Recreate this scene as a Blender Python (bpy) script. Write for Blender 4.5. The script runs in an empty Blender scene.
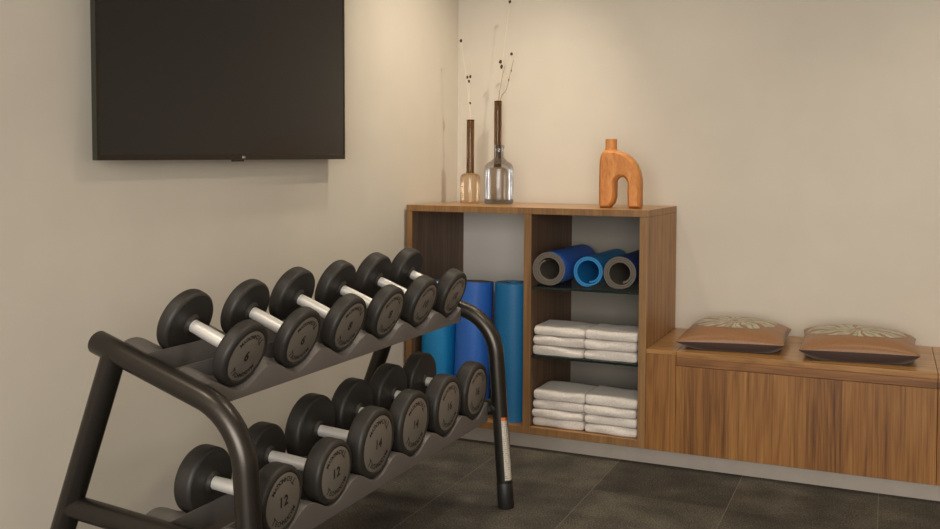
import bpy, bmesh, math, random
from mathutils import Vector, Matrix, noise
random.seed(7)
PI = math.pi
sc = bpy.context.scene
COL = sc.collection

# ------------------------------------------------------------------ materials
def lin(c):
    return tuple((v/12.92 if v <= .04045 else ((v+.055)/1.055)**2.4) for v in [x/255 for x in c]) + (1,)

class NT:
    """small node-tree helper"""
    def __init__(s, name):
        s.m = bpy.data.materials.new(name); s.m.use_nodes = True
        s.t = s.m.node_tree; s.t.nodes.clear()
        s.out = s.n('ShaderNodeOutputMaterial')
    def n(s, typ, **kw):
        nd = s.t.nodes.new(typ)
        for k, v in kw.items():
            if k in nd.inputs.keys(): nd.inputs[k].default_value = v
            else: setattr(nd, k, v)
        return nd
    def l(s, a, b): s.t.links.new(a, b)
    def math(s, op, a, b=None, c=None):
        nd = s.n('ShaderNodeMath', operation=op)
        for i, v in enumerate((a, b, c)):
            if v is None: continue
            if isinstance(v, (int, float)): nd.inputs[i].default_value = v
            else: s.l(v, nd.inputs[i])
        return nd.outputs[0]
    def mix(s, fac, a, b, blend='MIX'):
        nd = s.n('ShaderNodeMix', data_type='RGBA', blend_type=blend)
        for i, v in ((0, fac), (6, a), (7, b)):
            if isinstance(v, (int, float, tuple)): nd.inputs[i].default_value = v
            else: s.l(v, nd.inputs[i])
        return nd.outputs[2]
    def ramp(s, fac, stops):
        nd = s.n('ShaderNodeValToRGB'); cr = nd.color_ramp
        while len(cr.elements) < len(stops): cr.elements.new(.5)
        for e, (p, c) in zip(cr.elements, stops): e.position = p; e.color = c
        s.l(fac, nd.inputs[0]); return nd.outputs[0]
    def coord(s, scale=(1,1,1), rot=(0,0,0), loc=(0,0,0)):
        tc = s.n('ShaderNodeTexCoord'); mp = s.n('ShaderNodeMapping')
        mp.inputs['Scale'].default_value = scale; mp.inputs['Rotation'].default_value = rot; mp.inputs['Location'].default_value = loc
        s.l(tc.outputs['Object'], mp.inputs['Vector']); return mp.outputs[0]
    def noise(s, vec, scale=5, detail=4, rough=.55, dist=0):
        nd = s.n('ShaderNodeTexNoise'); nd.inputs['Scale'].default_value = scale; nd.inputs['Detail'].default_value = detail
        nd.inputs['Roughness'].default_value = rough; nd.inputs['Distortion'].default_value = dist
        s.l(vec, nd.inputs['Vector']); return nd.outputs['Fac']
    def bsdf(s, col, rough=.5, metal=0, bump=None, bstr=.2, bdist=.002, spec=.5, sheen=0, coat=0):
        b = s.n('ShaderNodeBsdfPrincipled')
        for k, v in (('Base Color', col), ('Roughness', rough), ('Metallic', metal)):
            if isinstance(v, (int, float, tuple)): b.inputs[k].default_value = v
            else: s.l(v, b.inputs[k])
        b.inputs['Specular IOR Level'].default_value = spec
        b.inputs['Sheen Weight'].default_value = sheen
        b.inputs['Coat Weight'].default_value = coat
        if bump is not None:
            bp = s.n('ShaderNodeBump'); bp.inputs['Strength'].default_value = bstr; bp.inputs['Distance'].default_value = bdist
            s.l(bump, bp.inputs['Height']); s.l(bp.outputs[0], b.inputs['Normal'])
        s.l(b.outputs[0], s.out.inputs[0]); return s.m

def plain(name, c, rough=.5, metal=0, spec=.5, nscale=60, var=.06, bstr=.1, bdist=.001, sheen=0, coat=0):
    t = NT(name); v = t.coord(); f = t.noise(v, nscale, 4)
    L = lin(c); d = tuple(x*(1-var*2) for x in L[:3])+(1,); u = tuple(min(1, x*(1+var*2)) for x in L[:3])+(1,)
    col = t.ramp(f, [(.3, d), (.7, u)])
    return t.bsdf(col, rough, metal, f, bstr, bdist, spec, sheen, coat)

def wood(name, dark, mid, light, grain='z', plank=.16, across='x', rough=.45, off=0.0, var=.10):
    """oak veneer: long grain along one axis, planks side by side along another"""
    t = NT(name)
    tc = t.n('ShaderNodeTexCoord'); sp = t.n('ShaderNodeSeparateXYZ'); t.l(tc.outputs['Object'], sp.inputs[0])
    ax = {'x': sp.outputs[0], 'y': sp.outputs[1], 'z': sp.outputs[2]}
    g = ax[grain]; a = ax[across]; third = [k for k in 'xyz' if k not in (grain, across)][0]; c = ax[third]
    a2 = t.math('ADD', a, off)
    w1 = t.math('MULTIPLY', t.math('SINE', t.math('MULTIPLY', a2, 11.0)), .035)   # uneven plank widths
    pid = t.math('FLOOR', t.math('DIVIDE', t.math('ADD', a2, w1), plank))
    wn = t.n('ShaderNodeTexWhiteNoise', noise_dimensions='1D'); t.l(pid, wn.inputs['W'])
    shift = t.math('MULTIPLY', wn.outputs['Value'], 7.0)
    def grainvec(k):
        cb = t.n('ShaderNodeCombineXYZ')
        t.l(t.math('ADD', a2, shift), cb.inputs[0]); t.l(c, cb.inputs[1]); t.l(t.math('MULTIPLY', g, k), cb.inputs[2]); return cb.outputs[0]
    fine = t.noise(grainvec(.03), 170, 4, .6, .15)
    streak = t.noise(grainvec(.02), 34, 3, .6, .25)
    big = t.noise(grainvec(.10), 7, 2, .5, .4)
    rings = t.math('ABSOLUTE', t.math('SINE', t.math('MULTIPLY', big, 40.0)))
    f = t.math('ADD', t.math('MULTIPLY', fine, .42), t.math('MULTIPLY', streak, .48))
    f = t.math('ADD', f, t.math('MULTIPLY', rings, .07))
    f = t.math('ADD', f, t.math('MULTIPLY', t.math('SUBTRACT', wn.outputs['Value'], .5), var))
    col = t.ramp(f, [(.30, lin(dark)), (.47, lin(mid)), (.66, lin(light))])
    return t.bsdf(col, rough, 0, fine, .12, .001, .4)

def thin_glass(name, c, gloss=.55, rough=.05):
    t = NT(name)
    tr = t.n('ShaderNodeBsdfTransparent'); tr.inputs[0].default_value = c
    gl = t.n('ShaderNodeBsdfGlossy'); gl.inputs['Roughness'].default_value = rough; gl.inputs[0].default_value = (1, 1, 1, 1)
    fr = t.n('ShaderNodeFresnel'); fr.inputs[0].default_value = 1.5
    v = t.coord((1, 1, .25)); f = t.noise(v, 60, 3)
    bp = t.n('ShaderNodeBump'); bp.inputs['Strength'].default_value = .25; bp.inputs['Distance'].default_value = .002
    t.l(f, bp.inputs['Height']); t.l(bp.outputs[0], gl.inputs['Normal'])
    mx = t.n('ShaderNodeMixShader'); t.l(t.math('MULTIPLY', fr.outputs[0], gloss), mx.inputs[0])
    t.l(tr.outputs[0], mx.inputs[1]); t.l(gl.outputs[0], mx.inputs[2]); t.l(mx.outputs[0], t.out.inputs[0])
    return t.m

M = {}
M['wall'] = plain('wall_paint', (203, 195, 182), .85, spec=.2, nscale=5, var=.012, bstr=.05, bdist=.004)
M['ceiling'] = plain('ceiling_paint', (196, 190, 180), .9, spec=.2, nscale=8, var=.02)
M['oak_z'] = wood('oak_vertical', (82, 49, 19), (130, 85, 39), (162, 116, 60), 'z', .15, 'x', var=.11)
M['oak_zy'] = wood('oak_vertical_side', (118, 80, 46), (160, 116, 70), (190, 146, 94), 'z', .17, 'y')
M['oak_x'] = wood('oak_horizontal', (92, 56, 26), (134, 88, 45), (162, 114, 64), 'x', .3, 'z', off=.07, var=.15)
M['oak_top'] = wood('oak_top', (128, 90, 50), (166, 122, 74), (190, 148, 96), 'x', .21, 'y', rough=.28, var=.12)
M['oak_edge'] = wood('oak_edge', (106, 75, 44), (132, 96, 57), (150, 114, 72), 'z', .5, 'x', var=.1)
M['oak_in_shade'] = wood('oak_inside_shaded', (78, 56, 40), (106, 80, 58), (130, 100, 74), 'z', .12, 'y')  # inner faces: compartment shade put into a darker oak colour
M['back_grey'] = plain('back_panel_grey', (212, 207, 200), .6, nscale=3, var=.01, bstr=.02)
M['back_dark'] = plain('back_panel_dark_grey', (130, 124, 114), .6, nscale=3, var=.01, bstr=.02)
M['filler'] = plain('filler_brown', (96, 62, 44), .5)
M['plinth'] = plain('plinth_metal', (164, 155, 146), .45, metal=.3, nscale=20, var=.02, bstr=.02)
M['tube'] = plain('rack_tube', (68, 64, 60), .33, metal=.85, nscale=400, var=.05, bstr=.05, bdist=.0004)
M['tray'] = plain('rack_tray', (108, 103, 100), .5, metal=.4, nscale=300, var=.04, bstr=.05, bdist=.0004)
M['tray_in'] = plain('rack_tray_inner', (84, 76, 68), .55, metal=.35, nscale=300, var=.04)
M['rubber'] = plain('dumbbell_rubber', (40, 37, 34), .52, spec=.45, nscale=250, var=.06, bstr=.06, bdist=.0004)
M['plate'] = plain('dumbbell_plate', (128, 121, 112), .42, metal=.35, nscale=300, var=.03, bstr=.02)
M['ink'] = plain('lettering_black', (22, 20, 19), .5, var=.02)
M['steel'] = plain('handle_steel', (222, 219, 214), .42, metal=.5, nscale=500, var=.03, bstr=.15, bdist=.0004)
M['black'] = plain('black_plastic', (24, 23, 22), .5, var=.02)
M['glass_edge'] = plain('glass_edge', (22, 34, 32), .15, var=.02)
M['glass'] = thin_glass('shelf_glass', (.86, .9, .88, 1))
M['towel'] = plain('towel_terry', (214, 206, 198), .95, spec=.1, nscale=150, var=.05, bstr=.6, bdist=.003, sheen=.2)
M['mat_blue'] = plain('mat_blue', (48, 102, 196), .6, nscale=200, var=.05, bstr=.15)
M['mat_navy'] = plain('mat_navy', (34, 62, 122), .6, nscale=200, var=.05, bstr=.15)
M['mat_azure'] = plain('mat_azure', (30, 128, 190), .55, nscale=200, var=.05, bstr=.15)
M['mat_royal'] = plain('mat_royal', (52, 114, 212), .5, nscale=150, var=.04, bstr=.1)
M['mat_sky'] = plain('mat_sky', (26, 142, 210), .5, nscale=150, var=.04, bstr=.1)
M['mat_teal'] = plain('mat_teal', (12, 108, 162), .5, nscale=150, var=.04, bstr=.1)
M['mat_grey'] = plain('mat_grey_side', (96, 88, 79), .7, nscale=300, var=.06, bstr=.2)
M['terracotta'] = None
M['cush_dark'] = plain('cushion_underside', (62, 46, 42), .6, nscale=200, var=.06, sheen=.2)
M['tv_frame'] = plain('tv_frame', (40, 33, 25), .35, metal=.3, var=.02)
M['tv_side'] = plain('tv_side', (70, 72, 66), .35, metal=.7, var=.02)
M['stem'] = plain('stem_pale', (218, 204, 178), .8, nscale=200, var=.06)
M['stem_brown'] = plain('stem_brown', (116, 88, 58), .8, nscale=200, var=.06)
M['pod'] = plain('pod_brown', (58, 40, 24), .8, nscale=400, var=.1)
M['amber'] = thin_glass('amber_glass', (.88, .79, .68, 1))
M['smoke'] = thin_glass('smoke_glass', (.44, .33, .22, 1))
M['bluegrey'] = thin_glass('bluegrey_glass', (.80, .84, .90, 1))
M['bluebase'] = thin_glass('bluegrey_base', (.80, .83, .84, 1))
M['orange'] = plain('label_orange', (200, 108, 62), .5, var=.02)

# terracotta: warm clay with brush streaks
t = NT('terracotta'); v = t.coord((1, 1, .35)); f = t.noise(v, 45, 5, .6, .6)
M['terracotta'] = t.bsdf(t.ramp(f, [(.25, lin((170, 104, 50))), (.5, lin((198, 130, 68))), (.75, lin((214, 152, 90)))]), .5, 0, f, .2, .002, .4)
# screen: glossy black panel, slightly diffusing
t = NT('tv_screen'); v = t.coord(); f = t.noise(v, 2, 1)
M['screen'] = t.bsdf(t.ramp(f, [(.3, (.0060, .0048, .0046, 1)), (.7, (.0066, .0053, .0050, 1))]), .2, 0, None, spec=.5)
# label with rows of tiny grey print
t = NT('label_white'); tc = t.n('ShaderNodeTexCoord'); sp = t.n('ShaderNodeSeparateXYZ'); t.l(tc.outputs['Object'], sp.inputs[0])
rows = t.math('SINE', t.math('MULTIPLY', sp.outputs[2], 900.0))
brk = t.noise(t.coord((1, 1, .2)), 300, 2)
ink = t.math('MULTIPLY', t.math('GREATER_THAN', rows, .1), t.math('GREATER_THAN', brk, .5))
M['label'] = t.bsdf(t.mix(ink, lin((196, 188, 176)), lin((146, 138, 128))), .5)
# rubber floor tiles
t = NT('floor_tiles'); tc = t.n('ShaderNodeTexCoord'); sp = t.n('ShaderNodeSeparateXYZ'); t.l(tc.outputs['Object'], sp.inputs[0])
TS, TX, TY = .4745, .0125, -.915
def seam(o, off):
    u = t.math('DIVIDE', t.math('SUBTRACT', o, off), TS)
    fr = t.math('ABSOLUTE', t.math('SUBTRACT', t.math('FRACT', t.math('ADD', u, .5)), .5))
    return t.math('LESS_THAN', fr, .0028), t.math('FLOOR', u)
sx, ix = seam(sp.outputs[0], TX); sy, iy = seam(sp.outputs[1], TY)
edge = t.math('MAXIMUM', sx, t.math('MULTIPLY', sy, .2))
cb = t.n('ShaderNodeCombineXYZ'); t.l(ix, cb.inputs[0]); t.l(iy, cb.inputs[1])
wn = t.n('ShaderNodeTexWhiteNoise', noise_dimensions='2D'); t.l(cb.outputs[0], wn.inputs['Vector'])
v = t.coord(); fl = t.noise(v, 170, 4, .8); cl = t.noise(v, 6, 3)
mixf = t.math('ADD', t.math('MULTIPLY', fl, .75), t.math('MULTIPLY', cl, .25))
mixf = t.math('ADD', mixf, t.math('MULTIPLY', t.math('SUBTRACT', wn.outputs['Value'], .5), .05))
c0 = t.ramp(mixf, [(.36, lin((36, 34, 31))), (.5, lin((68, 64, 57))), (.64, lin((118, 111, 98)))])
c1 = t.mix(edge, c0, lin((112, 104, 94)))
M['floor'] = t.bsdf(c1, .8, 0, t.math('SUBTRACT', fl, t.math('MULTIPLY', edge, .8)), .35, .002, .25)
# printed satin: burst of pale palm leaves on russet
def cushion_mat(name, cx, cy, sx_, sy_, rot):
    t = NT(name)
    v = t.coord(); sp = t.n('ShaderNodeSeparateXYZ'); t.l(v, sp.inputs[0])
    wob = t.math('MULTIPLY', t.math('SUBTRACT', t.noise(v, 14, 3), .5), .05)
    dx = t.math('DIVIDE', t.math('ADD', t.math('SUBTRACT', sp.outputs[0], cx), wob), sx_)
    dy = t.math('DIVIDE', t.math('ADD', t.math('SUBTRACT', sp.outputs[1], cy), wob), sy_)
    th = t.math('ADD', t.math('ARCTAN2', dy, dx), rot)
    r = t.math('SQRT', t.math('ADD', t.math('MULTIPLY', dx, dx), t.math('MULTIPLY', dy, dy)))
    bend = t.math('ADD', th, t.math('MULTIPLY', r, .5))
    pet = t.math('ABSOLUTE', t.math('SINE', t.math('MULTIPLY', bend, 4.5)))
    ln = t.math('ADD', .74, t.math('MULTIPLY', t.math('SINE', t.math('ARCTAN2', dy, dx)), .34))
    wid = t.math('ADD', .24, t.math('MULTIPLY', r, .35))
    leaf = t.math('MULTIPLY', t.math('GREATER_THAN', pet, wid), t.math('LESS_THAN', r, ln))
    leaf = t.math('MULTIPLY', leaf, t.math('GREATER_THAN', r, .06))
    vein = t.math('GREATER_THAN', pet, .985)
    tone = t.noise(v, 30, 3)
    lc = t.ramp(tone, [(.3, lin((134, 128, 106))), (.7, lin((188, 182, 158)))])
    lc = t.mix(t.math('MULTIPLY', vein, .7), lc, lin((112, 98, 74)))
    outl = t.math('MULTIPLY', t.math('GREATER_THAN', pet, t.math('SUBTRACT', wid, .14)), t.math('LESS_THAN', r, t.math('ADD', ln, .06)))
    base = t.ramp(t.noise(v, 300, 2), [(.3, lin((128, 90, 58))), (.7, lin((146, 104, 68)))])
    base = t.mix(t.math('MULTIPLY', outl, .45), base, lin((110, 78, 52)))
    return t.bsdf(t.mix(leaf, base, lc), .42, 0, t.noise(v, 500, 2), .1, .0006, .35, .05)

# ------------------------------------------------------------------ geometry helpers
def link(o, parent=None, loc=(0, 0, 0), rot=(0, 0, 0)):
    COL.objects.link(o); o.location = loc; o.rotation_euler = rot
    if parent: o.parent = parent
    return o
def thing(name, label, cat, loc=(0, 0, 0), rot=(0, 0, 0), group=None):
    o = bpy.data.objects.new(name, None); o.empty_display_size = .1
    link(o, None, loc, rot); return tag(o, label, cat, group)
def tag(o, label, cat, group=None):
    o['label'] = label; o['category'] = cat
    if group: o['group'] = group
    return o
def obj(name, bm, mats, parent=None, loc=(0, 0, 0), rot=(0, 0, 0), smooth=None):
    if smooth is not None:
        for f in bm.faces: f.smooth = True
    bmesh.ops.recalc_face_normals(bm, faces=bm.faces)
    me = bpy.data.meshes.new(name); bm.to_mesh(me); bm.free()
    if smooth is not None and smooth < 179: me.set_sharp_from_angle(angle=math.radians(smooth))
    for m in (mats if isinstance(mats, (list, tuple)) else [mats]): me.materials.append(m)
    return link(bpy.data.objects.new(name, me), parent, loc, rot)
def box(bm, x0, x1, y0, y1, z0, z1, bev=0, mi=0, seg=2):
    r = bmesh.ops.create_cube(bm, size=1)
    vs = r['verts']
    for v in vs: v.co = Vector(((x0+x1)/2 + v.co.x*(x1-x0), (y0+y1)/2 + v.co.y*(y1-y0), (z0+z1)/2 + v.co.z*(z1-z0)))
    fs = list({f for v in vs for f in v.link_faces})
    for f in fs: f.material_index = mi
    if bev:
        es = list({e for v in vs for e in v.link_edges})
        b = bmesh.ops.bevel(bm, geom=es, offset=bev, segments=seg, affect='EDGES', profile=.5)
        for f in b['faces']: f.material_index = mi
    return bm
def boxo(name, dims, mats, parent=None, bev=.0015):
    bm = bmesh.new(); box(bm, *dims, bev=bev); return obj(name, bm, mats, parent)
def lathe(bm, prof, seg=48, axis='z', mi=0, off=(0, 0, 0)):
    """prof: list of (r, h); revolve about an axis; r=0 closes"""
    rings = []
    def pt(r, h, a):
        c, s = r*math.cos(a), r*math.sin(a)
        p = (c, s, h) if axis == 'z' else (h, c, s)
        return Vector(p)+Vector(off)
    for r, h in prof:
        if r < 1e-6: rings.append([bm.verts.new(pt(0, h, 0))])
        else: rings.append([bm.verts.new(pt(r, h, 2*PI*i/seg)) for i in range(seg)])
    for A, B in zip(rings, rings[1:]):
        for i in range(seg):
            j = (i+1) % seg
            if len(A) == 1 and len(B) == 1: continue
            if len(A) == 1: f = bm.faces.new((A[0], B[i], B[j]))
            elif len(B) == 1: f = bm.faces.new((A[i], A[j], B[0]))
            else: f = bm.faces.new((A[i], A[j], B[j], B[i]))
            f.material_index = mi
    return bm
def tube(bm, pts, rad, seg=20, caps=True, mi=0):
    pts = [Vector(p) for p in pts]; n = len(pts)
    rads = rad if isinstance(rad, (list, tuple)) else [rad]*n
    tan = [(pts[min(i+1, n-1)]-pts[max(i-1, 0)]).normalized() for i in range(n)]
    up = Vector((0, 1, 0)) if abs(tan[0].y) < .9 else Vector((1, 0, 0))
    u = (up-tan[0]*up.dot(tan[0])).normalized(); rings = []
    for i in range(n):
        u = (u-tan[i]*u.dot(tan[i])).normalized(); w = tan[i].cross(u)
        rings.append([bm.verts.new(pts[i]+(u*math.cos(2*PI*k/seg)+w*math.sin(2*PI*k/seg))*rads[i]) for k in range(seg)])
    for A, B in zip(rings, rings[1:]):
        for k in range(seg):
            j = (k+1) % seg; bm.faces.new((A[k], A[j], B[j], B[k])).material_index = mi
    if caps:
        bm.faces.new(rings[0][::-1]).material_index = mi; bm.faces.new(rings[-1]).material_index = mi
    return bm
def fillet(p0, p1, p2, R, n=12):
    p0, p1, p2 = Vector(p0), Vector(p1), Vector(p2)
    a = (p0-p1).normalized(); b = (p2-p1).normalized(); ang = a.angle(b)
    d = R/math.tan(ang/2); c = p1+(a+b).normalized()*(R/math.sin(ang/2))
    s = p1+a*d-c; e = p1+b*d-c; tot = s.angle(e); ax = s.cross(e).normalized()
    return [c+Matrix.Rotation(tot*i/n, 3, ax) @ s for i in range(n+1)]

# ------------------------------------------------------------------ room
def struct(name, dims, m):
    o = boxo(name, dims, m, bev=0); o['kind'] = 'structure'; return o
RX, RY, RZ = 5.4, -6.4, 2.62
struct('floor', (-.1, RX+.1, RY-.1, .1, -.1, 0), M['floor'])
struct('wall_back', (0, RX, 0, .1, 0, RZ), M['wall'])
struct('wall_left', (-.1, 0, RY-.1, .1, 0, RZ), M['wall'])
struct('wall_right', (RX, RX+.1, RY-.1, .1, 0, RZ), M['wall'])
struct('wall_front', (0, RX, RY-.1, RY, 0, RZ), M['wall'])
struct('ceiling', (-.1, RX+.1, RY-.1, .1, RZ, RZ+.1), M['ceiling'])
# added unseen window frame on the solid wall, dressing the fill light
bm = bmesh.new()
for d in ((.70, .78, 2.42, .48), (3.82, 3.90, 2.42, .48), (2.26, 2.34, 2.42, .48)): box(bm, d[0], d[1], RY, RY+.05, d[3], d[2])
box(bm, .78, 3.82, RY, RY+.05, 2.41, 2.49); box(bm, .78, 3.82, RY, RY+.05, .41, .49)
o = obj('added_window_1', bm, M['ceiling']); o['kind'] = 'structure'
D = .5578
struct('trim_1', (.012, 3.4, -D+.041, -.3, 0, .066), M['plinth'])

# ------------------------------------------------------------------ bookcase
ZB = .0664
bc = thing('bookcase', 'open oak bookcase in the corner holding rolled mats and towels', 'bookcase', (.012, 0, ZB))
def bpart(name, dims, m, parent=bc, bev=.0012):
    x0, x1, y0, y1, z0, z1 = dims
    return boxo(name, (x0-.012, x1-.012, y0, y1, z0-ZB, z1-ZB), m, parent, bev)
YB = -.0015
def panel_two(name, dims, front, side):
    """panel with its own edge banding on the front, veneer on the faces"""
    o = bpart(name, dims, [side, front])
    for p in o.data.polygons:
        if p.normal.y < -.7: p.material_index = 1
    return o
panel_two('side_panel', (.012, .040, -D, YB, ZB, .9729), M['oak_edge'], M['oak_in_shade'])
o = panel_two('side_panel', (1.0378, 1.0684, -D, YB, ZB, .9729), M['oak_edge'], M['oak_in_shade'])
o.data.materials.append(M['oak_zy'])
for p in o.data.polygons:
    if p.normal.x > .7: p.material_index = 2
panel_two('divider', (.5566, .5888, -D, YB, .0966, .9729), M['oak_edge'], M['oak_in_shade'])
o = panel_two('top_panel', (.012, 1.0684, -D, YB, .9733, 1.0), M['oak_edge'], M['oak_top'])
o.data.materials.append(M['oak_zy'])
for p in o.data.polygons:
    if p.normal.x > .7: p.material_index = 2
panel_two('bottom_panel', (.0402, 1.0376, -D, YB, ZB, .0966), M['oak_edge'], M['oak_top'])
bpart('back_panel', (.0402, .5564, -.012, YB-.001, .0968, .9727), M['back_grey'], bev=0)
bpart('back_panel', (.589, 1.0376, -.012, YB-.001, .0968, .9727), M['back_dark'], bev=0)['label'] = 'darker grey back panel'
bpart('filler_strip', (.0, .0118, -D+.02, -.02, ZB, .972), M['filler'], bev=0)
def glass_shelf(z):
    bm = bmesh.new(); x0, x1, y0, y1 = .5895-.012, 1.0371-.012, -D+.012, -.014
    box(bm, x0, x1, y0, y1, z-.009-ZB, z-ZB)
    o = obj('glass_shelf', bm, [M['glass'], M['glass_edge']], bc)
    for p in o.data.polygons:
        if abs(p.normal.z) < .5: p.material_index = 1
    o['label'] = 'clear glass shelf with dark edge'
    return o
GS1, GS2 = .676, .392
glass_shelf(GS1); glass_shelf(GS2)

# ------------------------------------------------------------------ bench
ZS = .4592
bn = thing('storage_bench', 'low oak storage bench along the wall beside the bookcase', 'bench', (1.07, 0, ZB))
def npart(name, dims, m, bev=.001):
    x0, x1, y0, y1, z0, z1 = dims
    return boxo(name, (x0-1.07, x1-1.07, y0, y1, z0-ZB, z1-ZB), m, bn, bev)
npart('front_panel', (1.186, 2.093, -D, -D+.02, ZB, .4035), M['oak_z'])
npart('front_panel', (2.0945, 3.3, -D, -D+.02, ZB, .4035), M['oak_z'])
npart('corner_post', (1.0700, 1.1850, -D, YB, ZB, ZS-.016), M['oak_z'])
npart('fixed_top', (1.0700, 1.1855, -D, YB, ZS-.0155, ZS), M['oak_top'], bev=.0006)
npart('bench_lid', (1.187, 2.0925, -D, YB-.003, ZS-.022, ZS), M['oak_top'], bev=.0008)
npart('lid_apron', (1.187, 2.0925, -D, -D+.02, .405, ZS-.0225), M['oak_x'], bev=.0006)
npart('bench_lid', (2.0942, 3.3, -D, YB-.003, ZS-.022, ZS), M['oak_top'], bev=.0008)
npart('lid_apron', (2.0942, 3.3, -D, -D+.02, .405, ZS-.0225), M['oak_x'], bev=.0006)
npart('base_panel', (1.186, 3.3, -D+.021, YB, ZB, ZB+.02), M['oak_in_shade'])
npart('back_rail', (1.186, 3.3, -.03, YB, ZB+.021, ZS-.0225), M['oak_in_shade'])

# ------------------------------------------------------------------ cushions
def cushion(label, q, T, mat):
    FL, FR, BR, BL = [Vector(p) for p in q]
    c = (FL+FR+BR+BL)/4; base = Vector((c.x, c.y, ZS))
    root = thing('cushion', label, 'cushion', base, group='cushions on the bench')
    N = 36
    def shape(u, v):
        a, b = (u+1)/2, (v+1)/2
        p = FL*(1-a)*(1-b)+FR*a*(1-b)+BR*a*b+BL*(1-a)*b
        # edges pull in between the corners
        pin = .022
        mid = c
        d = (p-mid); k = (1-u*u)*abs(v)**3+(1-v*v)*abs(u)**3
        p = mid+d*(1-pin*2*k)
        e = max(0, (1-u*u)*(1-v*v))
        return p, e**.42
    for part, sgn in (('top_cover', 1), ('underside_cover', -1)):
        bm = bmesh.new(); g = {}
        for i in range(N+1):
            for j in range(N+1):
                u, v = -1+2*i/N, -1+2*j/N
                u = math.sin(u*PI/2); v = math.sin(v*PI/2)
                p, e = shape(u, v)
                wr = noise.noise(Vector((p.x*16, p.y*16, 3)))*.004*e + noise.noise(Vector((p.x*45, p.y*30, 9)))*.0015*e
                if sgn > 0: z = p.z+T*e*.70+wr
                else:
                    z = max(p.z-(p.z-ZS)*min(1, e*2.1), ZS+.0006)
                    d = min(1, e*1.6); p = p+(c-p)*.022*d
                g[i, j] = bm.verts.new(Vector((p.x, p.y, z))-base)
        for i in range(N):
            for j in range(N): bm.faces.new((g[i, j], g[i+1, j], g[i+1, j+1], g[i, j+1]))
        o = obj(part, bm, mat if sgn > 0 else M['cush_dark'], root, smooth=180)
        if sgn < 0: o['label'] = 'dark brown underside'
    return root
cushion('russet leaf-print cushion on the bench next to the bookcase',
        ((1.176, -.522, .491), (1.576, -.473, .498), (1.566, -.085, .500), (1.180, -.085, .503)), .088,
        cushion_mat('cushion_print', -.01, -.035, .20, .24, .62))
cushion('russet leaf-print cushion on the bench farther from the bookcase',
        ((1.632, -.538, .499), (2.040, -.484, .500), (2.034, -.10, .500), (1.614, -.085, .503)), .086,
        cushion_mat('cushion_print_second', -.01, -.045, .22, .20, .9))

# ------------------------------------------------------------------ towels
def towel(label, x0, x1, yf, depth, z0, h, group, seed):
    w = x1-x0; base = Vector(((x0+x1)/2, yf+depth/2, z0))
    bm = bmesh.new(); NX, NS = 16, 40; rows = []
    prof = []
    r = h/2
    # closed cross-section in (y,z): rounded fold in front, blunt back, two layers
    for k in range(13): a = -PI/2-PI*k/12; prof.append((-depth/2+r*.8+math.cos(a)*r*.8, r+math.sin(a)*r))
    for k in range(1, 10): prof.append((-depth/2+r*.8+(depth-r*.8-.01)*k/9, h))
    prof += [(depth/2, h*.80), (depth/2, h*.56), (depth/2-.006, h*.5), (depth/2, h*.44), (depth/2, h*.15)]
    for k in range(9, 0, -1): prof.append((-depth/2+r*.8+(depth-r*.8-.01)*k/9, 0))
    rnd = random.Random(seed); tilt = rnd.uniform(-.004, .004)
    for i in range(NX+1):
        s = -1+2*i/NX; x = math.sin(s*PI/2)*w/2
        edge = (1-abs(s)**6)
        ring = []
        for (y, z) in prof:
            sag = noise.noise(Vector((x*9+seed*3.1, y*7, seed)))*.009
            zz = r+(z-r)*(.72+.28*edge)
            zz = zz+(sag if z > r else sag*.0) + tilt*s*(1 if z > r else 0)
            yy = y+noise.noise(Vector((x*12, z*30+seed, seed*2.3)))*.009-(.004*edge if y < 0 else 0)
            ring.append(bm.verts.new((x, yy, min(max(zz, .0003), h))))
        rows.append(ring)
    n = len(prof)
    for A, B in zip(rows, rows[1:]):
        for k in range(n): bm.faces.new((A[k], A[(k+1) % n], B[(k+1) % n], B[k]))
    for R_, fl in ((rows[0], False), (rows[-1], True)):
        cvert = bm.verts.new(sum((v.co for v in R_), Vector())/n+Vector((.004 if fl else -.004, 0, 0)))
        for k in range(n): bm.faces.new((R_[k], R_[(k+1) % n], cvert))
    o = obj('folded_towel', bm, M['towel'], None, base, smooth=60)
    return tag(o, label, 'towel', group)
ORD = {3: ['bottom', 'middle', 'topmost'], 4: ['bottom', 'second from the bottom', 'third from the bottom', 'topmost']}
sd = 1
for tier, z0, cnt, hs, where in (('upper', GS2, 3, (.040, .040, .037), 'on the glass shelf'), ('lower', .0966, 4, (.036, .035, .036, .041), 'on the bottom shelf')):
    for side, x0, x1 in (('left', .5935, .8085), ('right', .8155, 1.0275)):
        z = z0+.0006
        for k in range(cnt):
            dx = random.uniform(-.003, .003)+(.004 if k == cnt-1 else 0); h = hs[k]
            dep = .22 if k < cnt-1 else .20
            nm = ORD[cnt][k]
            towel('white folded towel, %s of the %s stack %s' % (nm, side, where), x0+dx, x1+dx-(.0 if side == 'left' else .0), -.535+random.uniform(-.004, .006), dep, z, h,
                  'towels %s' % where, sd)
            z += h+.0012; sd += 1

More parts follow.
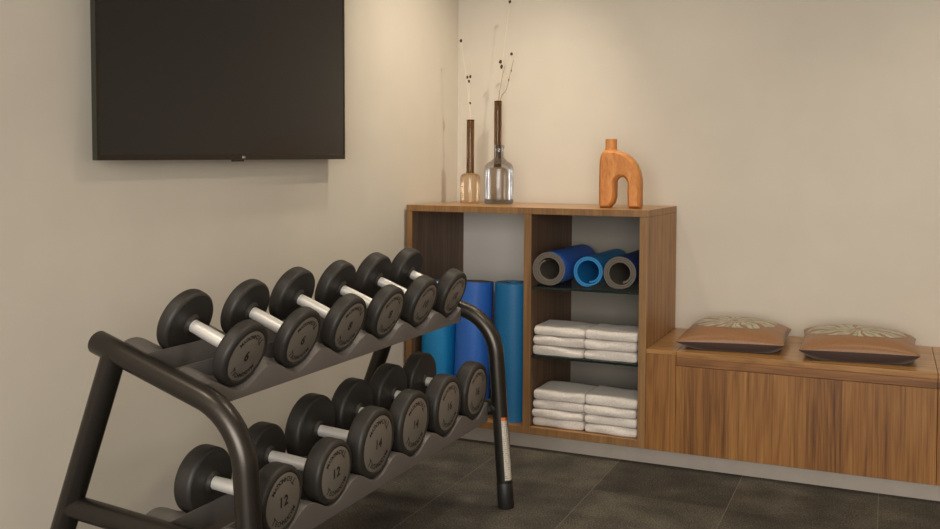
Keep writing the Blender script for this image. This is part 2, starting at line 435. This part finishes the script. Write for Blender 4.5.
# ------------------------------------------------------------------ rolled mats
def roll_section(R, r, th, gap=.0009, tail=.0, step=.09):
    """thin spiral strip: list of (inner point, outer point) from the inside end to the outer end"""
    turns = (R-r)/(th+gap); tot = turns*2*PI; n = int(tot/step); pts = []
    for i in range(n+1):
        a = tot*i/n; rc = r+(th+gap)*a/(2*PI)
        pts.append((a, rc))
    return pts, tot
def roll(name, R, r, th, length, mats, a_end, axis='y', tip=.004):
    """mats = [outer skin, core/inner]; a_end: angle where the outer end lies; roll runs along +axis from 0"""
    pts, tot = roll_section(R-th, r, th)
    bm = bmesh.new(); L = []
    prev = None; loops = []
    for (a, rc) in pts:
        ang = a-tot+a_end
        ri = rc-(tip*max(0, 1-a/1.2)**2)                  # the inner tail curls free
        q = []
        tk = th*max(.12, min(1, (tot-a)/.7+.12))            # the outer end thins out where it lies down
        for rad, h in ((ri, 0), (ri+tk, 0), (ri+tk, length), (ri, length)):
            x, z = math.cos(ang)*rad, math.sin(ang)*rad
            q.append(bm.verts.new((x, h, z) if axis == 'y' else (x, z, h)))
        loops.append(q)
    for A, B in zip(loops, loops[1:]):
        for k, mi in ((0, 1), (1, 0), (2, 1), (3, 1)):
            f = bm.faces.new((A[k], A[(k+1) % 4], B[(k+1) % 4], B[k])); f.material_index = mi
    bm.faces.new(loops[0][::-1]).material_index = 1; bm.faces.new(loops[-1]).material_index = 1
    return obj(name, bm, mats, smooth=50)
o = roll('yoga_mat', .0735, .039, .0072, .46, [M['mat_blue'], M['mat_grey']], math.radians(-110))
o.location = (.6632, -.545, GS1+.0742); tag(o, 'rolled blue yoga mat with grey inside, leftmost on the glass shelf', 'yoga mat', 'rolled mats on the glass shelf')
o = roll('yoga_mat', .0655, .042, .0072, .44, [M['mat_azure'], M['mat_azure']], math.radians(-80))
o.location = (.8125, -.488, GS1+.0662); tag(o, 'bright azure rolled yoga mat, middle one on the glass shelf', 'yoga mat', 'rolled mats on the glass shelf')
o = roll('yoga_mat', .0700, .039, .0072, .46, [M['mat_navy'], M['mat_grey']], math.radians(-95))
o.location = (.9545, -.527, GS1+.0707); tag(o, 'rolled dark blue mat with grey inside, against the right side of the shelf', 'yoga mat', 'rolled mats on the glass shelf')
o = roll('yoga_mat', .0830, .030, .0080, .565, [M['mat_sky'], M['mat_sky']], math.radians(150), 'z')
o.location = (.1245, -.460, .0972); tag(o, 'light turquoise mat roll standing at the left in the bookcase', 'yoga mat', 'mat rolls standing in the bookcase')
o = roll('yoga_mat', .0840, .030, .0080, .570, [M['mat_royal'], M['mat_grey']], math.radians(-25), 'z')
o.location = (.288, -.470, .1015); o.rotation_euler = (math.radians(-3.0), math.radians(.6), 0)
tag(o, 'royal blue mat roll standing in the middle of the bookcase compartment', 'yoga mat', 'mat rolls standing in the bookcase')
o = roll('yoga_mat', .0850, .030, .0080, .578, [M['mat_teal'], M['mat_teal']], math.radians(80), 'z')
o.location = (.4690, -.445, .0972); tag(o, 'dark teal mat roll standing against the bookcase divider', 'yoga mat', 'mat rolls standing in the bookcase')

# ------------------------------------------------------------------ bottles, stems, sculpture on the bookcase
def arc(cx, cz, r, a0, a1, n=6): return [(cx+r*math.cos(math.radians(a0+(a1-a0)*i/n)), cz+r*math.sin(math.radians(a0+(a1-a0)*i/n))) for i in range(n+1)]
def smoke_bottle(label, x, y, hb, hn, rb=.046, rn=.0175):
    root = thing('glass_bottle', label, 'bottle', (x, y, 1.0005))
    bm = bmesh.new()
    lathe(bm, [(0, .003), (rb-.006, 0.0)]+arc(rb-.006, .006, .006, -90, 0, 4)[1:]+[(rb, hb-.022)]+arc(rb-.022, hb-.022, .022, 0, 78, 7)[1:]+[(rn+.002, hb+.001)], 48)
    obj('bottle_body', bm, M['amber'], root, smooth=50)['label'] = 'pale amber glass body'
    bm = bmesh.new()
    lathe(bm, [(rn+.0019, hb+.0012), (rn, hb+.012), (rn, hn-.004), (rn+.001, hn), (rn-.002, hn+.001), (rn-.003, hn-.004)], 32)
    obj('bottle_neck', bm, M['smoke'], root, smooth=50)['label'] = 'long dark smoky glass neck'
    return root
smoke_bottle('amber bottle with long dark neck nearest the corner', .178, -.25, .137, .380)
smoke_bottle('taller dark-necked amber bottle standing behind the clear blue-grey bottle', .248, -.092, .165, .475)
bb = thing('glass_bottle', 'wide blue-grey clear glass bottle with short neck', 'bottle', (.3155, -.24, 1.0005))
bm = bmesh.new()
lathe(bm, arc(.060, .008, .006, -60, 0, 3)+[(.066, .155)]+arc(.028, .155, .038, 0, 72, 10)[1:]+[(.024, .206), (.0205, .212), (.0205, .245)]+[(.0245, .247), (.0245, .262), (.022, .266), (.0185, .264)], 56)
obj('bottle_body', bm, M['bluegrey'], bb, smooth=50)
bm = bmesh.new(); lathe(bm, [(0, .016), (.05, .012), (.0655, .020), (.0650, .008), (.060, 0), (.03, .002), (0, .004)], 56)
obj('bottle_base', bm, M['bluebase'], bb, smooth=50)['label'] = 'thick darker glass base'

def stem(label, pts, pods, mat, r=.0012):
    base = Vector(pts[0]); root = thing('dried_stem', label, 'dried stem', base, group='dried stems in the bottles')
    P = [Vector(p)-base for p in pts]; fine = []
    n = len(P)
    for i in range(n-1):
        a, b, c, d = P[max(i-1, 0)], P[i], P[i+1], P[min(i+2, n-1)]
        for k in range(8):
            t_ = k/8
            fine.append(.5*((2*b)+(c-a)*t_+(2*a-5*b+4*c-d)*t_*t_+(3*b-3*c+d-a)*t_**3))
    fine.append(P[-1])
    bm = bmesh.new(); tube(bm, fine, [r*(1-.45*i/len(fine)) for i in range(len(fine))], 8)
    obj('stalk', bm, mat, root, smooth=60)
    for (p, rr, el) in pods:
        bm = bmesh.new()
        bmesh.ops.create_icosphere(bm, subdivisions=3, radius=rr)
        for v in bm.verts:
            v.co.z *= el
            v.co += v.co.normalized()*noise.noise(v.co*260)*rr*.25
        obj('seed_pod', bm, M['pod'], root, Vector(p)-base, smooth=180)
    return root
stem('tall pale dried stem with one pod in the bottle nearest the corner', [(.185, -.252, 1.10), (.177, -.25, 1.37), (.158, -.252, 1.55), (.128, -.25, 1.74)], [((.1275, -.25, 1.742), .0062, 1.25)], M['stem'])
stem('shorter pale dried stem with small pods in the bottle nearest the corner', [(.172, -.246, 1.10), (.176, -.246, 1.37), (.171, -.247, 1.46), (.166, -.25, 1.585)],
     [((.1605, -.25, 1.575), .0048, 1.5), ((.1755, -.25, 1.577), .0052, 1.5), ((.169, -.25, 1.556), .0050, 1.4), ((.174, -.247, 1.457), .0042, 1.3)], M['stem'])
stem('tallest pale stem with a round pod at its tip, in the tall bottle', [(.248, -.09, 1.2), (.249, -.09, 1.46), (.268, -.09, 1.66), (.303, -.09, 1.932)], [((.303, -.09, 1.934), .0066, 1.15)], M['stem'])
stem('stem with a double brown pod standing upright in the tall bottle', [(.244, -.086, 1.2), (.248, -.086, 1.46), (.252, -.087, 1.55), (.26, -.09, 1.655)], [((.258, -.09, 1.658), .0070, 1.3), ((.2635, -.09, 1.635), .0060, 1.7)], M['stem'])
stem('thin brown dried twig leaning right, second from the right in the tall bottle', [(.246, -.094, 1.2), (.251, -.093, 1.46), (.262, -.09, 1.56), (.281, -.09, 1.64)], [], M['stem_brown'], .0014)
stem('pale stem curving right to a small round pod in the tall bottle', [(.252, -.094, 1.2), (.254, -.094, 1.46), (.276, -.092, 1.56), (.313, -.09, 1.690)], [((.313, -.09, 1.692), .0064, 1.05)], M['stem'], .0008)
stem('knobbly brown dried twig leaning farthest right in the tall bottle', [(.251, -.089, 1.2), (.2565, -.089, 1.465), (.287, -.09, 1.526), (.307, -.09, 1.60), (.323, -.09, 1.664)],
     [((.3, -.09, 1.572), .0028, 2.2), ((.312, -.09, 1.615), .0026, 2.2)], M['stem_brown'], .0015)

# arch-shaped clay vase: thick curved body on two legs with a small neck
sv = thing('clay_arch_vase', 'terracotta arch-shaped clay vase with short neck on the bookcase', 'vase', (.914, -.37, 1.0005))
bm = bmesh.new()
X0, X1 = -.0895, .0875                      # outer left/right
def arch_outline():
    out = []
    out += [(X0+.004, 0), (X0, .012), (X0-.0005, .10), (X0, .175), (-.0882, .200), (-.084, .218), (-.076, .232), (-.066, .2390),
            (-.045, .2405), (-.020, .2385), (.0, .2325), (.020, .2235), (.0386, .2115), (.056, .195), (.070, .174), (.0805, .148), (.0860, .121)]
    out += [(X1, .10), (X1, .010), (X1-.003, 0)]
    out += [(X1-.050, 0), (X1-.0555, .010), (X1-.058, .06), (X1-.057, .10)]
    for k in range(1, 10): a = math.radians(180*k/10); out.append((.0045+.0255*math.cos(a), .100+.027*math.sin(a)))
    out += [(-.0195, .10), (-.0195, .045), (-.026, .022), (-.038, .006), (-.044, 0)]
    return out
ol = arch_outline(); DY = .036
c2 = [Vector((x, 0, z)) for x, z in ol]
def inset(pts, d):
    n = len(pts); res = []
    for i in range(n):
        a, b, c = pts[i-1], pts[i], pts[(i+1) % n]
        t1 = (b-a).normalized(); t2 = (c-b).normalized(); tt = (t1+t2).normalized()
        nrm = Vector((tt.z, 0, -tt.x)); res.append(b+nrm*d)
    return res
layers = []
for k in range(9):
    s = -1+2*k/8; d = .012*(1-math.sqrt(max(0, 1-abs(s)**3.2)))
    layers.append([bm.verts.new(Vector((p.x, s*DY, max(p.z, 0)))) for p in inset(c2, d)])
n = len(c2)
for A, B in zip(layers, layers[1:]):
    for i in range(n): bm.faces.new((A[i], A[(i+1) % n], B[(i+1) % n], B[i]))
bm.faces.new(layers[0]); bm.faces.new(layers[-1][::-1])
obj('vase_body', bm, M['terracotta'], sv, smooth=40)
bm = bmesh.new(); lathe(bm, [(0, .222), (.0262, .222), (.0255, .240), (.0238, .252), (.0242, .278), (.0237, .284), (.018, .285), (.0165, .277), (.016, .245), (0, .245)], 36)
obj('vase_neck', bm, M['terracotta'], sv, (-.0445, 0, 0), smooth=40)

# ------------------------------------------------------------------ television
tv = thing('television', 'black flat television mounted on the left wall', 'television', (0, -1.7605, 1.1735+.362), (.0155, 0, 0))
W2, H2 = .610, .355
XB, XF = .044, .060
def tvbox(name, d, m, bev=.0012): return boxo(name, d, m, tv, bev)
bm = bmesh.new()
box(bm, XB, XF, -W2, -W2+.009, -H2, H2); box(bm, XB, XF, W2-.009, W2, -H2, H2)
box(bm, XB, XF, -W2+.009, W2-.009, -H2, -H2+.0165); box(bm, XB, XF, -W2+.009, W2-.009, H2-.009, H2)
o = obj('bezel', bm, [M['tv_frame'], M['tv_side']], tv)
for p in o.data.polygons:
    if p.normal.y < -.7 and p.center.y < -W2+.002: p.material_index = 1
tvbox('screen', (XB+.003, XF-.0015, -W2+.0092, W2-.0092, -H2+.0167, H2-.0092), M['screen'], 0)
tvbox('back_housing', (.022, XB-.0002, -.40, .40, -.24, .22), M['black'], .006)
tvbox('wall_bracket', (.0005, .0218, -.22, .22, -.12, .12), M['black'], .002)
s = tvbox('sensor_tab', (XF-.010, XF-.001, -.052, .002, -H2-.0055, -H2-.0003), M['black'], .001)
bm = bmesh.new()
lathe(bm, [(0, .0006), (.0042, .0006), (.0042, 0)], 20, 'x', off=(0, 0, 0)); box(bm, 0, .0006, .0075, .0105, -.0035, .0035); box(bm, 0, .0006, .0105, .0125, -.0035, -.0018)
obj('emblem', bm, plain('emblem_silver', (200, 192, 182), .3, metal=.4), tv, (XF+.0001, -.006, -H2+.008))['label'] = 'small pale maker\'s mark'

# ------------------------------------------------------------------ dumbbell rack
OX, OY = .7452, -1.2128
A0, A1 = -1.388, 0.0
rk = thing('dumbbell_rack', 'dark metal two-tier dumbbell rack along the left wall', 'dumbbell rack', (OX, OY, 0))
def Q(n, z, a): return Vector((n, a, z))
RT = .0270
def ztop(n): return .648-.320*(n+.1)
for a in (A0, A1):
    bm = bmesh.new()
    s = (-.452, ztop(-.452)); k = (-.049, ztop(-.049)); f = (-.0005, .012)
    fl = fillet(Q(*s, a), Q(*k, a), Q(*f, a), .165, 16)
    end = Q(*s, a); d0 = (fl[0]-end).normalized()
    pts = [end, end+d0*.004]+[end+(fl[0]-end)*q for q in (.3, .65)]+fl+[fl[-1]+(Q(*f, a)-fl[-1])*q for q in (.33, .66, 1)]
    tube(bm, pts, [RT-.003]+[RT]*(len(pts)-1), 28)
    obj('bent_front_tube', bm, M['tube'], rk, smooth=50)
    bm = bmesh.new(); tube(bm, [Q(-.673+.373*z, z, a) for z in (.012, .3, .742)], RT+.0008, 28)
    obj('rear_leg', bm, M['tube'], rk, smooth=50)
    bm = bmesh.new(); tube(bm, [Q(-.534, .374, a), Q(-.28, .355, a), Q(-.0275, .336, a)], .0262, 24)
    obj('side_rail', bm, M['tube'], rk, smooth=50)
    bm = bmesh.new(); lathe(bm, [(0, 0), (.0265, 0), (.0285, .004), (.0275, .086), (.0245, .092), (0, .092)], 28)
    obj('foot_cap', bm, M['black'], rk, (0, a, 0), (0, -.079, 0), smooth=40)
    bm = bmesh.new(); lathe(bm, [(0, 0), (.0265, 0), (.0285, .004), (.0275, .086), (.0245, .092), (0, .092)], 28)
    obj('foot_cap', bm, M['black'], rk, (-.673, a, .0095), (0, .357, 0), smooth=40)
    bm = bmesh.new(); tube(bm, [Q(-.055, .340, a), Q(-.055, .340, a+(.032 if a < -.5 else -.032))], .010, 14)
    obj('rail_bolt', bm, M['black'], rk, smooth=40)
# sticker wrapped round the far front leg
bm = bmesh.new(); v0 = []
for i in range(9):
    ph = math.radians(-62+64*i/8)
    col = []
    for z in (.098, .30, .312):
        n0 = -.079*z; col.append(bm.verts.new(Q(n0+math.cos(ph)*(RT+.0006), z, A1+math.sin(ph)*(RT+.0006))))
    v0.append(col)
for A, B in zip(v0, v0[1:]):
    for k in range(2): bm.faces.new((A[k], A[k+1], B[k+1], B[k])).material_index = k
obj('warning_sticker', bm, [M['label'], M['orange']], rk, smooth=180)['label'] = 'pale sticker with orange top on the far front leg'

# dumbbell sizes: marking -> rim radius, plate radius, head thickness, grip length
SIZE = {6: (.0790, .0605, .038, .132), 8: (.0812, .0650, .044, .136), 10: (.0822, .0640, .050, .132),
        12: (.0800, .0635, .052, .148), 14: (.0945, .0745, .052, .138), 16: (.0945, .0735, .054, .140)}
UP = [(6, -1.2385), (6, -1.0110), (8, -.7845), (8, -.5570), (10, -.3275), (10, -.1030)]
LO = [(12, -1.2285), (12, -1.0050), (14, -.7930), (14, -.5750), (16, -.3450), (16, -.1270)]
PU, PL = .2272, .2207
# saddle trays
def wave(a, a0, P, amp): return -amp*math.cos(2*PI*(a-a0)/P)
TIERS = {'U': dict(sl=.385, nf=-.152, nr=(-.380, -.312), fr=(-.240, -.163), zc=.7258, Nf=-.149, R0=.0790, P=PU, a0=-1.2385, amp=.0195, bot=.630),
         'L': dict(sl=.080, nf=-.052, nr=(-.330, -.250), fr=(-.140, -.060), zc=.4035, Nf=-.055, R0=.0800, P=PL, a0=-1.2290, amp=.0190, bot=.297)}
def rest(R, P, amp):
    """height of a disc's centre above the tray's mean level when it lies in a trough"""
    return max(-amp*math.cos(2*PI*u/P)+math.sqrt(R*R-u*u) for u in [i*R*.9/60 for i in range(61)])
AL, AR = -1.376, -.026
for key, T in TIERS.items():
    cs = 1/math.sqrt(1+T['sl']**2)
    # mean level at the outer face plane so that the lightest dumbbell's centre sits at zc
    T['base'] = T['zc']-rest(T['R0'], T['P'], T['amp'])/cs-.001
    def zs(n, a, T=T): return T['base']-T['sl']*(n-T['Nf'])+wave(a, T['a0'], T['P'], T['amp'])
    def lvl(n, T=T): return T['base']-T['sl']*(n-T['Nf'])
    # shelf pan
    bm = bmesh.new(); n0, n1 = T['nr'][0]+.01, T['fr'][1]-.012
    vs = []
    dz = .036
    for (nn, z) in ((n0, lvl(n0)-dz), (n1, lvl(n1)-dz*.85)):
        vs.append([bm.verts.new(Q(nn, z, AL)), bm.verts.new(Q(nn, z, AR)), bm.verts.new(Q(nn, z-.003, AR)), bm.verts.new(Q(nn, z-.003, AL))])
    (a_, b_) = vs
    for k in range(4): bm.faces.new((a_[k], a_[(k+1) % 4], b_[(k+1) % 4], b_[k]))
    bm.faces.new(a_[::-1]); bm.faces.new(b_)
    pan = obj('tier_tray', bm, M['tray_in'], rk)
    # two wavy saddle rails (front one has the tall face plate)
    for which in ('fr', 'nr'):
        nb, nf_ = T[which]; bm = bmesh.new(); NA = 120; cols = []
        TH = .0035
        for i in range(NA+1):
            a = AL+(AR-AL)*i/NA
            zb, zf = zs(nb, a), zs(nf_, a)
            if which == 'fr':
                botf = T['bot']; botb = lvl(nb)-.040
            else:
                botf = lvl(nf_)-.046; botb = lvl(nb)-.046
            lip = .0035
            if which == 'fr':      # straight lip behind, wavy face plate in front
                zl = lvl(nb)+T['amp']*1.02; zw = min(zs(nb+lip, a), zl-.001)
                ring = [(nb, botb), (nb, zl), (nb+lip, zl), (nb+lip+.0005, zw), (nf_-.003, zf+.0012), (nf_-.0006, zf), (nf_, zf-.002), (nf_, botf), (nf_-TH, botf), (nf_-TH, zf-.007), (nb+TH, zw-.007), (nb+TH, botb)]
            else:                  # wavy plate behind, straight lip in front
                zl = lvl(nf_)+T['amp']*1.02; zw = min(zs(nf_-lip, a), zl-.001)
                ring = [(nb, botb), (nb, zb), (nb+.003, zb+.0005), (nf_-lip-.0005, zw), (nf_-lip, zl), (nf_, zl), (nf_, botf), (nf_-TH, botf), (nf_-TH, zw-.007), (nb+TH, zb-.007), (nb+TH, botb)]
            cols.append([bm.verts.new(Q(nn, z, a)) for nn, z in ring])
        m_ = len(cols[0])
        for A, B in zip(cols, cols[1:]):
            for k in range(m_):
                bm.faces.new((A[k], A[(k+1) % m_], B[(k+1) % m_], B[k]))
        bm.faces.new(cols[0]); bm.faces.new(cols[-1][::-1])
        obj('saddle_rail', bm, M['tray'], pan, smooth=35)

# ------------------------------------------------------------------ dumbbells
GL = {}
def glyph(ch, size, bold=.0):
    k = (ch, size, bold)
    if k not in GL:
        cu = bpy.data.curves.new('glyph', 'FONT'); cu.body = ch; cu.size = size; cu.align_x = 'CENTER'; cu.offset = bold; cu.resolution_u = 3
        ob = bpy.data.objects.new('glyph', cu); COL.objects.link(ob)
        dg = bpy.context.evaluated_depsgraph_get(); me = bpy.data.meshes.new_from_object(ob.evaluated_get(dg))
        GL[k] = ([v.co.copy() for v in me.vertices], [tuple(p.vertices) for p in me.polygons])
        bpy.data.objects.remove(ob); bpy.data.meshes.remove(me)
    return GL[k]
def add_glyph(bm, ch, size, fn, bold=0.0):
    vs, fs = glyph(ch, size, bold); nv = [bm.verts.new(fn(v)) for v in vs]
    for f in fs:
        try: bm.faces.new([nv[i] for i in f])
        except ValueError: pass
def width(ch, size):
    vs, _ = glyph(ch, size); xs = [v.x for v in vs]; return max(xs)-min(xs)
WORD = 'TECHNOGYM'
def face_text(kg, rp):
    """number mesh and the ring of lettering, in the plane x=0 seen from +x (right = +y, up = +z)"""
    nb = bmesh.new(); s = .034
    txt = str(kg); tw = .0195 if len(txt) == 2 else 0
    for i, ch in enumerate(txt):
        off = (i-(len(txt)-1)/2)*tw*.95
        add_glyph(nb, ch, s, lambda v: Vector((0, v.x+off, v.z+v.y-.0118)), .0011)
    lbs = []; R = rp*.80; size = rp*.235
    gaps = [(.30 if ch == 'T' and i == 0 else .205) for i, ch in enumerate(WORD)]
    for half in (0, 1):
        lb = bmesh.new(); lbs.append(lb)
        ang = -sum(gaps)/2
        for i, ch in enumerate(WORD):
            sz = size*(1.5 if i == 0 else 1.0)
            ang += gaps[i]/2
            th = ang; ang += gaps[i]/2
            def fn(v, th=th, half=half, sz=sz):
                # bottom arc, letters upright at the bottom centre
                rr = R-v.y+sz*.33; x = v.x
                y_ = math.sin(th)*rr+math.cos(th)*x; z_ = -math.cos(th)*rr+math.sin(th)*x
                if half: y_, z_ = -y_, -z_
                return Vector((0, y_, z_))
            add_glyph(lb, ch, sz, fn, .0005)
    return nb, lbs
MESH = {}
def finish(name, bm, mats, smooth=None):
    o = obj(name, bm, mats, None, smooth=smooth); me = o.data; bpy.data.objects.remove(o); return me
def head_profile(R, rp, t):
    b = .011 if R < .075 else .012
    pr = [(.0150, -.007), (.0205, -.007), (.0235, -.002), (.026, 0), (R-b-.012, 0), (R-b, .0015)]
    pr += arc(R-b, b, b, -75, 0, 5)[1:]
    pr += [(R, t-b)]+arc(R-b, t-b, b, 0, 78, 6)[1:]
    pr += [(rp+.004, t), (rp+.002, t-.0015), (rp+.0012, t-.004), (0, t-.004)]
    return pr
for kg, (R, rp, t_, g) in SIZE.items():
    bm = bmesh.new(); lathe(bm, head_profile(R, rp, t_), 64, 'x'); hm = finish('head', bm, M['rubber'], 35)
    bm = bmesh.new(); lathe(bm, [(rp+.0008, -.0035), (rp+.0008, -.0008), (rp-.0012, 0), (0, 0)], 64, 'x'); pm = finish('face_plate', bm, M['plate'], 35)
    nb, lbs = face_text(kg, rp); nm = finish('numeral', nb, M['ink']); lm = [finish('lettering', lb, M['ink']) for lb in lbs]
    bm = bmesh.new(); lathe(bm, [(0, -g/2-.012), (.0155, -g/2-.012), (.0155, -g/2+.015), (.0161, -g*.2), (.0163, 0), (.0161, g*.2), (.0155, g/2-.015), (.0155, g/2+.012), (0, g/2+.012)], 28, 'x'); gm = finish('handle', bm, M['steel'], 50)
    MESH[kg] = (hm, pm, nm, lm, gm)
def mk(name, me, parent, loc=(0, 0, 0), rot=(0, 0, 0)):
    return link(bpy.data.objects.new(name, me), parent, loc, rot)
PROTO = {}
def dumbbell(kg, label, group, mat):
    if kg not in PROTO:
        hm, pm, nm, lm, gm = MESH[kg]; R, rp, t_, g = SIZE[kg]
        root = bpy.data.objects.new('dumbbell', None); root.empty_display_size = .05; COL.objects.link(root)
        mk('handle', gm, root)
        for s in (0, 1):
            h = mk('head', hm, root, ((-1 if s else 1)*g/2, 0, 0), (0, 0, PI if s else 0))
            p = mk('face_plate', pm, h, (t_-.0005, 0, 0))
            mk('numeral', nm, h, (t_-.0002, 0, 0)); [mk('lettering', q_, h, (t_-.0002, 0, 0)) for q_ in lm]
        PROTO[kg] = root
    else:
        root = PROTO[kg].copy(); COL.objects.link(root)
        for c in list(PROTO[kg].children):
            d = c.copy(); COL.objects.link(d); d.parent = root
            for e in list(c.children):
                k = e.copy(); COL.objects.link(k); k.parent = d
    root.matrix_world = mat
    root['label'] = label; root['category'] = 'dumbbell'; root['group'] = group
    return root
POS = ['nearest the bent end tube', 'second from the near end', 'third from the near end', 'fourth from the near end', 'second from the far end', 'last at the far end']
rot_u = [-4, -3, -3, 3, -2, 2]; rot_l = [5, 7, 2, -3, 4, -4]
for tier, rows, rolls in (('U', UP, rot_u), ('L', LO, rot_l)):
    T = TIERS[tier]; sl = T['sl']; ta = math.atan(sl); cs = math.cos(ta)
    for i, (kg, a) in enumerate(rows):
        R, rp, t_, g = SIZE[kg]
        # face plane centre, resting in the trough
        zc = T['base']+.001+rest(R, T['P'], T['amp'])/cs
        face = Vector((OX+T['Nf'], OY+a, zc))
        ax = Vector((math.cos(ta), 0, -math.sin(ta)))
        c = face-ax*(g/2+t_)
        rm = Matrix.Rotation(ta, 4, 'Y') @ Matrix.Rotation(math.radians(rolls[i]), 4, 'X')
        lab = '%s rubber dumbbell marked %d, %s on the %s tier' % ('small black' if tier == 'U' else 'thick black', kg, POS[i], 'top' if tier == 'U' else 'lower')
        dumbbell(kg, lab, 'dumbbells on the %s tier' % ('top' if tier == 'U' else 'lower'), Matrix.Translation(c) @ rm)

# ------------------------------------------------------------------ lights (ceiling downlights)
def spot(name, loc, target, power, cone, blend, size, col=(1, .84, .64)):
    l = bpy.data.lights.new(name, 'SPOT'); l.energy = power; l.spot_size = math.radians(cone); l.spot_blend = blend; l.shadow_soft_size = size; l.color = col
    o = bpy.data.objects.new(name, l); COL.objects.link(o); o.location = loc
    o.rotation_euler = (Vector(target)-Vector(loc)).to_track_quat('-Z', 'Y').to_euler(); return o
def area(name, loc, target, power, sx_, sy_, col=(1, .88, .72)):
    l = bpy.data.lights.new(name, 'AREA'); l.energy = power; l.shape = 'RECTANGLE'; l.size = sx_; l.size_y = sy_; l.color = col
    o = bpy.data.objects.new(name, l); COL.objects.link(o); o.location = loc
    o.rotation_euler = (Vector(target)-Vector(loc)).to_track_quat('-Z', 'Y').to_euler(); return o
ZL = RZ-.03
WARM = (1, .88, .70); FILL = (1, .955, .89)
spot('downlight_corner', (.50, -.95, ZL), (.42, -.8, 0), 28, 105, .9, .05, WARM)
spot('downlight_bookcase', (1.02, -.70, ZL), (.98, -.6, 0), 16, 105, .9, .04, WARM)
spot('downlight_aimed_at_bottles', (1.0, -.69, ZL), (.15, -.42, 1.2), 66, 75, 1.0, .03, WARM)
spot('downlight_bench', (2.35, -.90, ZL), (2.3, -.8, 0), 42, 110, .9, .06, WARM)
spot('downlight_rack', (1.55, -1.95, ZL), (.55, -1.9, .55), 46, 62, 1.0, .06, WARM)
spot('downlight_rack_end', (.38, -3.6, ZL), (.70, -2.45, .6), 40, 66, 1.0, .07, WARM)
area('added_front_fill', (2.3, RY+.06, 1.45), (2.3, 0, 1.2), 188, 3.0, 1.9, FILL)  # added fill light behind the camera, brightens fronts and compartments
w = bpy.data.worlds.new('world'); w.use_nodes = True; sc.world = w
w.node_tree.nodes['Background'].inputs[0].default_value = (.05, .045, .04, 1)

# ------------------------------------------------------------------ camera
f_px, hy, yaw, pit, rol = 951.3982, 194.102, .4152, .0258, .0070
R0 = Vector((math.cos(yaw), math.sin(yaw), 0)); F0 = Vector((-math.sin(yaw), math.cos(yaw), 0)); D0 = Vector((0, 0, -1))
F = F0*math.cos(pit)+D0*math.sin(pit); Dn = D0*math.cos(pit)-F0*math.sin(pit)
Rr = R0*math.cos(rol)-Dn*math.sin(rol); Dd = R0*math.sin(rol)+Dn*math.cos(rol)
cam = bpy.data.cameras.new('camera'); co = bpy.data.objects.new('camera', cam); COL.objects.link(co)
m = Matrix((Rr, -Dd, -F)).transposed().to_4x4(); m.translation = Vector((1.9278, -4.2202, 1.1544)); co.matrix_world = m
cam.sensor_width = 36; cam.lens = f_px/940*36; cam.shift_y = -(264.5-hy)/940; cam.clip_start = .02
sc.camera = co
sc.view_settings.view_transform = 'Standard'; sc.view_settings.look = 'None'; sc.view_settings.gamma = 1; sc.view_settings.exposure = 0
sc.view_settings.use_curve_mapping = False
sc.cycles.max_bounces = 12; sc.cycles.transparent_max_bounces = 24
